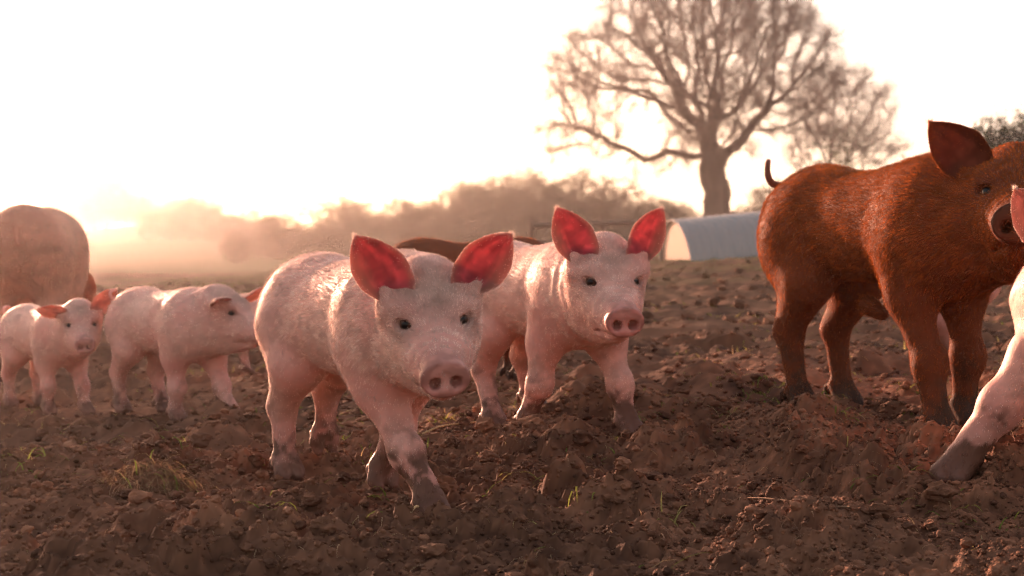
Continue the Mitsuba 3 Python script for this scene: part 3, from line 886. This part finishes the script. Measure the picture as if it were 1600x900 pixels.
def bare_tree(seed, trunk, blobs, n, step, reach, kill, tip, power, rmax, twigs, tw_len, tw_w, flare=1.0, tw_color=((.10, .055, .038), (.17, .095, .066))):
    rng = np.random.default_rng(seed)
    pos, par = grow(rng, trunk, crown_points(rng, blobs, n), step, reach, kill)
    r, kids = limbs(pos, par, tip, power, rmax)
    h0 = pos[0][2]
    r = r * (1 + .5 * flare * np.exp(-(pos[:, 2] - h0) / .6))
    # gnarl the limbs
    pos = pos + (np.stack([meshkit.fbm(pos * .9 + o, 3) for o in (0, 31, 67)], 1) - .5) * np.clip(pos[:, 2:3] - h0, 0, 2) * .35
    V, F = branch_mesh(pos, par, r, kids)
    thin = np.argwhere(r < tip * 3.0)[:, 0]
    k = rng.choice(thin, twigs)
    D = unit(pos[k] - pos[np.maximum(par[k], 0)] + 1e-6)
    tv, tf, p1, p2 = twig_mesh(rng, pos[k] + rng.normal(0, .05, (twigs, 3)), D, np.full(twigs, tw_len), tw_w)
    sub = rng.random(twigs) < .8
    tv2, tf2, _, _ = twig_mesh(rng, np.vstack([p1[sub], p2[sub]]), np.vstack([D[sub], D[sub]]), np.full(2 * sub.sum(), tw_len * .6), tw_w * .7)
    TV, TF = np.vstack([tv, tv2]), np.vstack([tf, tf2 + len(tv)])
    tc = np.array(tw_color[0]) + (np.array(tw_color[1]) - np.array(tw_color[0])) * rng.random((len(TV) // 7, 1))
    return (V, F, bark_color(V)), (TV, TF, np.repeat(tc, 7, 0))


def leaf_cards(rng, P, size):
    n = len(P)
    a = unit(rng.normal(0, 1, (n, 3)))
    b = unit(np.cross(a, rng.normal(0, 1, (n, 3))))
    s = (size * (.6 + .8 * rng.random(n)))[:, None]
    nn = np.cross(a, b)
    V = np.stack([P - a * s, P + b * s * .45 + nn * s * .15, P + a * s, P - b * s * .45 + nn * s * .15], 1).reshape(-1, 3)
    k = np.arange(n)[:, None] * 4
    return V, np.vstack([k + [0, 1, 3], k + [1, 2, 3]])


def put_tree(name, label, parts, to=None, group=None, leaves=None):
    key = numbered(name)
    kw = {} if to is None else {'to_world': to}
    tag(key, label, 'shrub' if 'shrub' in name else 'tree', group)
    for part, (d, kind) in parts.items():
        scene[f'{key}__{part}'] = {**d, **kw}
        if kind:
            tag(f'{key}__{part}', kind=kind)
    return key


def as_parts(wood, twigs, leaves=None):
    out = {'trunk': (mikit.ply(wood[:2], 'bark', smooth=True, color=np.clip(wood[2], .01, .9)), None), 'twigs': (mikit.ply(twigs[:2], 'bark', color=np.clip(twigs[2], .01, .9)), 'stuff')}
    if leaves:
        out['foliage'] = (mikit.ply(leaves[:2], 'leaf', color=np.clip(leaves[2], .01, .9)), 'stuff')
    return out


def at_px(u, y):
    """The ground under a column of the picture, y metres away."""
    x = (u - 800) / 2400 * y
    return x, y, float(base_z(x, y))


# the big bare oak
ox, oy, oz = at_px(1116, 75)
trunk = [(.05 * math.sin(k * .9), .03 * math.cos(k), .42 * k - .3) for k in range(9)]
oak_blobs = [((0, 0, 5.2), (2.6, 2.4, 1.3)), ((0, 0, 8.6), (3.4, 3.4, 3.6)), ((0, 0, 11.2), (4.8, 4.6, 2.9)), ((-5.2, .5, 8.6), (3.4, 3.2, 2.3)), ((3.8, -.3, 8.8), (2.8, 3.2, 2.6)), ((-6.6, 0, 5.6), (2.6, 2.4, 1.2)), ((3.8, .4, 6.2), (2.5, 2.4, 1.0)),
             ((-3.4, -1.0, 11.0), (3.0, 3.0, 2.2)), ((3.2, 1.0, 11.4), (2.4, 3.0, 2.0)), ((-3.0, .5, 4.4), (2.8, 1.6, .8)), ((0, 2.6, 7.0), (3, 2.0, 2.0)), ((0, -2.6, 7.0), (3, 2.0, 2.0))]
wood, twigs = bare_tree(3, trunk, oak_blobs, 2500, .38, 2.3, .64, .023, 1.76, .74, 13500, .75, .013)
put_tree('oak_tree', 'large spreading bare oak standing against the pale sky behind the pale shelter', as_parts(wood, twigs), T().translate([ox, oy, oz]))
# a thinner bare tree at its right, ivy on its stem
bx, by, bz = at_px(1312, 95)
wood, twigs = bare_tree(8, [(0, 0, .5 * k - .3) for k in range(7)], [((0, 0, 8.2), (3.6, 3.2, 2.9)), ((1.8, 0, 6.2), (2.4, 2.2, 1.6)), ((-1.6, 0, 5.6), (2.0, 2.0, 1.6))], 800, .40, 2.6, .6, .015, 2.3, .30, 4200, .8, .011)
rr = np.random.default_rng(4)
n = 2600
iv = np.stack([rr.normal(0, .55, n), rr.normal(0, .55, n), 1 + 6.3 * rr.random(n)], 1) * [1, 1, 1]
iv[:, :2] *= (.5 + .8 * meshkit.fbm(iv * .9, 2))[:, None] * 1.5
lv, lf = leaf_cards(rr, iv, .11)
lc = np.repeat(np.array((.055, .075, .022)) * (.6 + .8 * rr.random((n, 1))), 4, 0)
put_tree('bare_tree', 'smaller bare tree with an ivy-clad stem right of the big oak', as_parts(wood, twigs, (lv, lf, lc)), T().translate([bx, by, bz]))
# evergreen at the right edge
ex, ey, ez = at_px(1600, 62)
wood, twigs = bare_tree(12, [(0, 0, .5 * k - .3) for k in range(6)], [((0, 0, 4.0), (2.0, 1.8, 1.9)), ((1.2, 0, 3.4), (1.8, 1.6, 1.6))], 300, .35, 2.4, .6, .015, 2.3, .22, 500, .5, .011)
n = 9000
ctr = np.array([(0, 0, 4.1), (1.2, .2, 3.5), (-.9, 0, 3.6), (.4, -.3, 4.9), (-.4, .4, 2.9), (1.9, 0, 4.2), (-1.3, .1, 4.3)])
k = rr.integers(0, len(ctr), n)
lp = ctr[k] + unit(rr.normal(0, 1, (n, 3))) * (rr.random((n, 1)) ** .4) * (.95 + .4 * rr.random((len(ctr), 1)))[k]
lp = lp[meshkit.fbm(lp * 1.6, 2) > .40]
lv, lf = leaf_cards(rr, lp, .10)
lc = np.repeat(np.array((.045, .062, .022)) * (.5 + 1.0 * rr.random((len(lp), 1))), 4, 0)
put_tree('evergreen_tree', 'dense dark green tree at the right edge behind the large brown pig', as_parts(wood, twigs, (lv, lf, lc)), T().translate([ex, ey, ez]))
# hedgerow trees: four grown kinds, each standing tree its own entry
KINDS = []
for kk, (hh, ww, tw) in enumerate(((5.0, 2.5, 2600), (4.2, 3.0, 2600), (6.0, 2.6, 2800), (4.6, 2.2, 2200))):
    rk = np.random.default_rng(40 + kk)
    blobs = [((0, 0, hh * .58), (ww * .75, ww * .75, hh * .40)), ((0, 0, hh * .26), (ww * .85, ww * .8, hh * .26))] + [((rk.normal(0, ww * .45), rk.normal(0, ww * .45), hh * (.25 + .40 * rk.random())), (ww * .5, ww * .5, hh * .24)) for _ in range(5)]
    wood, twigs = bare_tree(50 + kk, [(0, 0, .2 * k - .3) for k in range(4)], blobs, 480, .32, 2.0, .5, .013, 2.3, .16, tw, .7, .014, tw_color=((.085, .055, .030), (.16, .11, .058)))
    lp = crown_points(rk, blobs, 1500)
    lp = lp[meshkit.fbm(lp * 1.1 + kk, 2) > .44]
    lv, lf = leaf_cards(rk, lp, .12)
    lc = np.repeat(np.array((.045, .038, .016)) * (.6 + .8 * rk.random((len(lp), 1))), 4, 0)
    KINDS.append(as_parts(wood, twigs, (lv, lf, lc)))
rk = np.random.default_rng(77)
HEDGE = [(235, 128, .50), (268, 124, .56), (300, 126, .60), (332, 122, .58), (365, 124, .55), (395, 118, .52), (428, 116, .50), (500, 96, 0.49), (532, 88, 0.63), (560, 92, 0.69), (590, 86, 0.63), (622, 95, 0.63), (655, 84, 0.66), (690, 92, 0.76), (722, 86, 0.73), (755, 90, 0.89), (788, 80, 0.76), (820, 92, 0.89), (850, 84, 0.86), (882, 90, 0.96), (915, 82, 0.79),
         (948, 94, 0.79), (985, 90, 0.66), (1020, 96, 0.59), (1060, 98, 0.59), (1165, 100, 0.69), (1215, 96, 0.73), (1262, 100, 0.77), (1400, 92, 0.60), (1455, 96, 0.69), (470, 104, 0.40), (440, 110, 0.33), (405, 112, 0.30)]
SCRUB = [(380 + 33 * i + (i * 37 % 23) - 10, 74 + (i * 29 % 17), .30 + .02 * (i * 13 % 9)) for i in range(34)]
FAR = [(85, 200, 0.77), (118, 195, 1.22), (150, 190, 1.60), (182, 196, 1.43), (212, 200, 1.00), (245, 192, 0.66), (272, 200, 0.77), (300, 198, 1.00), (330, 200, 0.77), (45, 190, 0.77), (358, 210, 0.55), (5, 195, 0.88), (-40, 190, 1.00)]
ORD = ['', 'second ', 'third ', 'fourth ', 'fifth ', 'sixth ', 'seventh ', 'eighth ', 'ninth ', 'tenth ', 'eleventh ', 'twelfth ', 'thirteenth ', 'fourteenth ', 'fifteenth ', 'sixteenth ', 'seventeenth ', 'eighteenth ', 'nineteenth ', 'twentieth ']


def place_words(rows, q):
    """Where in its row a tree stands, counted from the nearer end."""
    us = sorted(r[0] for r in rows)
    k = us.index(rows[q][0])
    m = len(us) - 1 - k
    return f'{ORD[k] or "first "}from the left' if k <= m else f'{ORD[m] or "last "}from the right'


for name, group, rows, lab in (('hedgerow_tree', 'hedgerow trees in a line behind the field', HEDGE, 'bushy russet hedgerow tree, {} in the hazy row behind the field'),
                               ('hill_tree', 'faint trees on the hill at the left', FAR, 'faint tree in the bright haze on the hill, {}'),
                               ('hedgerow_shrub', 'low brown shrubs along the foot of the hedgerow', SCRUB, 'low brown shrub along the foot of the hazy hedgerow')):
    for q, (u, y, s) in enumerate(rows):
        x, y, z = at_px(u, y)
        put_tree(name, lab.format(place_words(rows, q)) if '{' in lab else lab, KINDS[(q * 5 + q // 3) % 4], T().translate([x, y, z - .1]).rotate([0, 0, 1], float(rk.random() * 360)).scale([s * (1.0 + .3 * rk.random()), s * 1.1, s]), group)
# ------------------------------------------------------------------ the pig shelter, a fence behind it
scene["galvanised"] = {"type": "twosided", "bsdf": {'type': 'principled', 'base_color': {'type': 'rgb', 'value': [.235, .222, .21]}, 'roughness': .45, 'specular': .5, 'metallic': .35}}
scene['cream_board'] = {'type': 'principled', 'base_color': {'type': 'rgb', 'value': [.36, .255, .18]}, 'roughness': .7, 'specular': .3}
scene['old_wood'] = {'type': 'principled', 'base_color': {'type': 'rgb', 'value': [.13, .085, .06]}, 'roughness': .85, 'specular': .2}


def build_shelter():
    R, L = .93, 3.6
    a = np.linspace(0, math.pi, 25)
    xs = np.linspace(0, L, 169)
    rib = .014 * np.sin(xs / .0762 * 2 * math.pi * .5)
    outer = np.stack([np.broadcast_to(xs[:, None], (169, 25)), (R + rib)[:, None] * np.cos(a)[None], (R + rib)[:, None] * np.sin(a)[None] * .98], -1)
    inner = np.stack([np.broadcast_to(xs[:, None], (169, 25)), (R - .012 + rib)[:, None] * np.cos(a)[None], (R - .012 + rib)[:, None] * np.sin(a)[None] * .98], -1)
    V = np.vstack([outer.reshape(-1, 3), inner.reshape(-1, 3)])
    n, m = 169, 25
    i, j = np.meshgrid(np.arange(n - 1), np.arange(m - 1), indexing='ij')
    q = np.stack([i * m + j, i * m + j + 1, (i + 1) * m + j + 1, (i + 1) * m + j], -1).reshape(-1, 4)
    o = n * m
    F = [q[:, [0, 2, 1]], q[:, [0, 3, 2]], o + q[:, [0, 1, 2]], o + q[:, [0, 2, 3]]]
    for e in (0, (n - 1) * m):
        k = np.arange(m - 1) + e
        F += [np.stack([k, k + 1, k + 1 + o], 1), np.stack([k, k + 1 + o, k + o], 1)]
    x, y = at_px(1062, 29)[:2]
    z = float(base_z(x + 1.5, y))
    M = T().translate([x, y + R * .9, z - .14]).rotate([0, 0, 1], 13).rotate([0, 1, 0], -5.5)
    key = 'pig_shelter'
    tag(key, 'low half-round pale metal pig shelter behind the second piglet and the large brown pig', 'shelter')
    scene[key + '__shell'] = {**mikit.ply((V, np.vstack(F)), 'galvanised', smooth=40), 'to_world': M}
    from shapely.geometry import Polygon
    half = Polygon([((R - .02) * math.cos(t), (R - .02) * .98 * math.sin(t)) for t in np.linspace(0, math.pi, 40)])
    e = trimesh.creation.extrude_polygon(half, .03, engine='earcut')
    e.apply_transform(np.array([[0, 0, 1, .06], [1, 0, 0, 0], [0, 1, 0, 0], [0, 0, 0, 1.0]]))
    scene[key + '__end_panel'] = {**mikit.ply(e, 'cream_board'), 'to_world': M}
    e2 = trimesh.creation.extrude_polygon(half, .03, engine='earcut')
    e2.apply_transform(np.array([[0, 0, 1, L - .09], [1, 0, 0, 0], [0, 1, 0, 0], [0, 0, 0, 1.0]]))
    scene[key + '__end_panel_001'] = {**mikit.ply(e2, 'cream_board'), 'to_world': M}
    for k, s in enumerate((-1, 1)):
        b = trimesh.creation.box((L + .1, .07, .12))
        b.apply_translation((L / 2, s * (R + .06), .03))
        scene[numbered(key + '__skid')] = {**mikit.ply(b, 'old_wood'), 'to_world': M}


def build_fence():
    key = 'wooden_fence'
    tag(key, 'brown wooden rail fence far behind the ears of the second piglet', 'fence')
    a, b = np.array(at_px(830, 36)), np.array(at_px(1240, 40))
    n = 4
    for k in range(n + 1):
        p = a + (b - a) * k / n
        m = trimesh.creation.cylinder(.07, 1.25, sections=10)
        m.apply_translation((p[0], p[1], float(base_z(p[0], p[1])) + .5))
        scene[numbered(key + '__post')] = mikit.ply(m, 'old_wood', smooth=30)
    for k in range(n):
        p, q = a + (b - a) * k / n, a + (b - a) * (k + 1) / n
        for h in (.50, .92):
            v, f = tube_mesh([[p[0], p[1] - .09, float(base_z(p[0], p[1])) + h], [q[0], q[1] - .09, float(base_z(q[0], q[1])) + h]], [.075, .065], 8)
            scene[numbered(key + '__rail')] = mikit.ply((v, f), 'old_wood', smooth=40)


build_shelter()
build_fence()
for p in HERD:
    make_pig(p['name'], p['label'], {'PINK': PINK, 'PALE': PALE, 'SOW': SOW, 'BROWN': BROWN}[p['pal']], S=p['S'], loc=stand(p), heading=p['heading'], **p['kw'])
# ------------------------------------------------------------------ grass, roots and straw
scene['blade'] = {'type': 'principledthin', 'base_color': {'type': 'mesh_attribute', 'name': 'vertex_color'}, 'roughness': .6, 'diff_trans': .9, 'spec_trans': 0.0}


def blades(rng, P, length, width, lean, droop=.5, seg=4, az=None):
    """Bent, tapering blades rising from points P."""
    n = len(P)
    a = rng.random(n) * 6.283 if az is None else az
    h = np.stack([np.cos(a), np.sin(a), 0 * a], 1)
    s = np.stack([-np.sin(a), np.cos(a), 0 * a], 1)
    tw = rng.normal(0, .5, (n, 1))
    L = np.broadcast_to(length, (n,)) * (.5 + .9 * rng.random(n))
    th = np.broadcast_to(lean, (n,)) * (.4 + 1.1 * rng.random(n))
    dr = droop * (.3 + 1.4 * rng.random(n))
    pts, p = [P], P
    for k in range(seg):
        ang = th + dr * (k + 1) * 1.1
        p = p + (h * np.sin(ang)[:, None] + [0, 0, 1.0] * np.cos(ang)[:, None] + s * tw * .25) * (L / seg)[:, None]
        pts.append(p)
    w = np.broadcast_to(width, (n,))[:, None]
    V = []
    for k, p in enumerate(pts[:-1]):
        ww = w * (1 - .8 * (k / seg) ** 1.5) * .5
        side = s + h * tw * .3
        V += [p - side * ww, p + side * ww]
    V.append(pts[-1])
    V = np.stack(V, 1).reshape(-1, 3)
    m = 2 * seg + 1
    b = np.arange(n)[:, None] * m
    F = []
    for k in range(seg - 1):
        F += [b + [2 * k, 2 * k + 1, 2 * k + 3], b + [2 * k, 2 * k + 3, 2 * k + 2]]
    F.append(b + [2 * seg - 2, 2 * seg - 1, 2 * seg])
    return V, np.vstack(F), m


def blade_entry(key, rng, parts, label=None, category=None, kind=None, group=None):
    V, F, C, at = [], [], [], 0
    for P, length, width, lean, droop, cols in parts:
        v, f, m = blades(rng, P, length, width, lean, droop)
        c = np.array(cols[0]) + (np.array(cols[1]) - np.array(cols[0])) * rng.random((len(P), 1))
        V.append(v)
        F.append(f + at)
        C.append(np.repeat(c, m, 0))
        at += len(v)
    scene[key] = mikit.ply((np.vstack(V), np.vstack(F)), 'blade', color=np.clip(np.vstack(C), .01, .9))
    tag(key, label, category, group, kind)


GREEN = ((.10, .15, .03), (.22, .24, .05))
STRAW = ((.26, .17, .08), (.46, .33, .17))
ROOT = ((.24, .14, .08), (.52, .36, .22))


def on_soil(x, y, dz=-.003):
    return np.stack([x, y, soil_z(x, y) + dz], 1)


def disc(rng, x, y, r, n):
    a, q = rng.random(n) * 6.283, r * np.sqrt(rng.random(n))
    return on_soil(x + q * np.cos(a), y + q * np.sin(a))


def px_ground(u, v):
    """The place on the field under a point low in the picture."""
    y = 3.0
    for _ in range(30):
        x = (u - 800) / 2400 * y
        y = (CAM_H - float(base_z(x, y))) * 2400 / (v - 390)
    return (u - 800) / 2400 * y, y


def build_small():
    rng = np.random.default_rng(21)
    # thin grass and root fibres all over the field: past counting
    parts = []
    for n, y0, y1, L, w, cols, thr in ((6000, 2.0, 4.5, .028, .0013, ROOT, .47), (1500, 2.0, 4.5, .028, .0016, STRAW, .50), (420, 2.0, 4.5, .035, .0022, GREEN, .56), (5200, 4.0, 11, .055, .004, ((.14, .16, .03), (.34, .28, .08)), .50), (3000, 4, 10, .05, .003, STRAW, .5), (7000, 9, 32, .10, .012, ((.12, .13, .03), (.30, .25, .09)), .50)):
        y = y0 + (y1 - y0) * rng.random(n * 3)
        x = (rng.random(n * 3) * 2 - 1) * (.42 * y + .1)
        k = meshkit.fbm(np.stack([x, y, 0 * x], 1) * (2.2 if y1 < 12 else .5) + n, 3) > thr
        x, y = x[k][:n], y[k][:n]
        parts.append((on_soil(x, y), L, w, 1.0 if cols is not GREEN else .6, .5, cols))
    for n, y0, y1, L, w in ((80, 2.1, 4.6, .05, .0032), (260, 4.2, 11, .06, .0048)):
        for q in range(n):
            y = y0 + (y1 - y0) * rng.random()
            x = (rng.random() * 2 - 1) * (.38 * y + .05)
            parts.append((disc(rng, x, y, .02 + .05 * rng.random(), int(5 + 13 * rng.random())), L, w, .65, .6, GREEN if q % 3 else ((.24, .22, .06), (.42, .34, .13))))
    blade_entry('field_grass', rng, parts, 'sparse grass, straw and root fibres growing through the soil', 'grass', 'stuff')
    # clumps that stand out
    for u, v, r, what, lab in ((235, 775, .075, 'root', 'round clump of matted brown roots with green blades in the left foreground'), (1225, 645, .15, 'root', 'wide mound of matted roots and grass below the belly of the large brown pig'),
                               (25, 745, .06, 'grass', 'bright green grass tuft at the far left edge of the foreground'), (700, 655, .055, 'straw', 'yellowish tuft lit by the sun behind the snout of the front piglet'),
                               (880, 775, .035, 'grass', 'spindly grass plant on bare soil in the middle foreground'), (1150, 660, .05, 'grass', 'curved green blades on the left of the root mound'),
                               (1310, 690, .04, 'grass', 'small grass tuft right of the root mound'), (575, 735, .03, 'grass', 'few green blades between the legs of the front piglet'), (1015, 885, .03, 'grass', 'single bright green tuft at the bottom edge'),
                               (70, 660, .10, 'straw', 'sunlit yellow grass tuft under the smallest piglet'), (520, 640, .05, 'grass', 'green tuft behind the hind legs of the front piglet')):
        x, y = px_ground(u, v)
        name = numbered({'root': 'root_clump', 'grass': 'grass_tuft', 'straw': 'straw_tuft'}[what])
        if what == 'root':
            n = int(26000 * r)
            pp = [(disc(rng, x, y, r, n) + [0, 0, .0], .060, .0019, 1.3, .55, ((.15, .085, .05), (.36, .23, .13))), (disc(rng, x, y, r, n // 6), .07, .0016, 1.0, .7, STRAW), (disc(rng, x, y, r, 55), .075, .003, .8, .6, GREEN)]
        elif what == 'straw':
            pp = [(disc(rng, x, y, r, 90), .06, .0028, .9, .6, ((.30, .25, .06), (.50, .40, .14))), (disc(rng, x, y, r, 30), .06, .003, .6, .5, GREEN)]
        else:
            pp = [(disc(rng, x, y, r, int(650 * r) + 8), .065, .0034, .7, .65, GREEN), (disc(rng, x, y, r, int(420 * r)), .06, .0022, 1.0, .5, STRAW)]
        blade_entry(name, rng, pp, lab, {'root': 'roots', 'grass': 'grass', 'straw': 'grass'}[what])
    # lying stalks
    for (u0, v0, u1, v1, lab) in ((660, 682, 748, 655, 'pale straw stalk lying behind the snout of the front piglet'), (640, 830, 668, 795, 'broken straw stalk by the outstretched hoof of the front piglet'), (1120, 790, 1330, 835, 'thin brown twig lying on the soil in the right foreground')):
        (x0, y0), (x1, y1) = px_ground(u0, v0), px_ground(u1, v1)
        t = np.linspace(0, 1, 9)
        xs, ys = x0 + (x1 - x0) * t, y0 + (y1 - y0) * t
        z = soil_z(xs, ys)
        zz = np.polyval(np.polyfit(t, z, 1), t) + .012 + .006 * np.sin(t * 5)
        v, f = tube_mesh(np.stack([xs, ys, zz], 1), np.linspace(.0024, .0016, 9), 6)
        key = numbered('straw_stalk')
        scene[key] = mikit.ply((v, f), 'bark', smooth=True, color=np.tile([.42, .30, .15] if 'twig' not in lab else [.20, .12, .07], (len(v), 1)))
        tag(key, lab, 'stalk')


build_small()
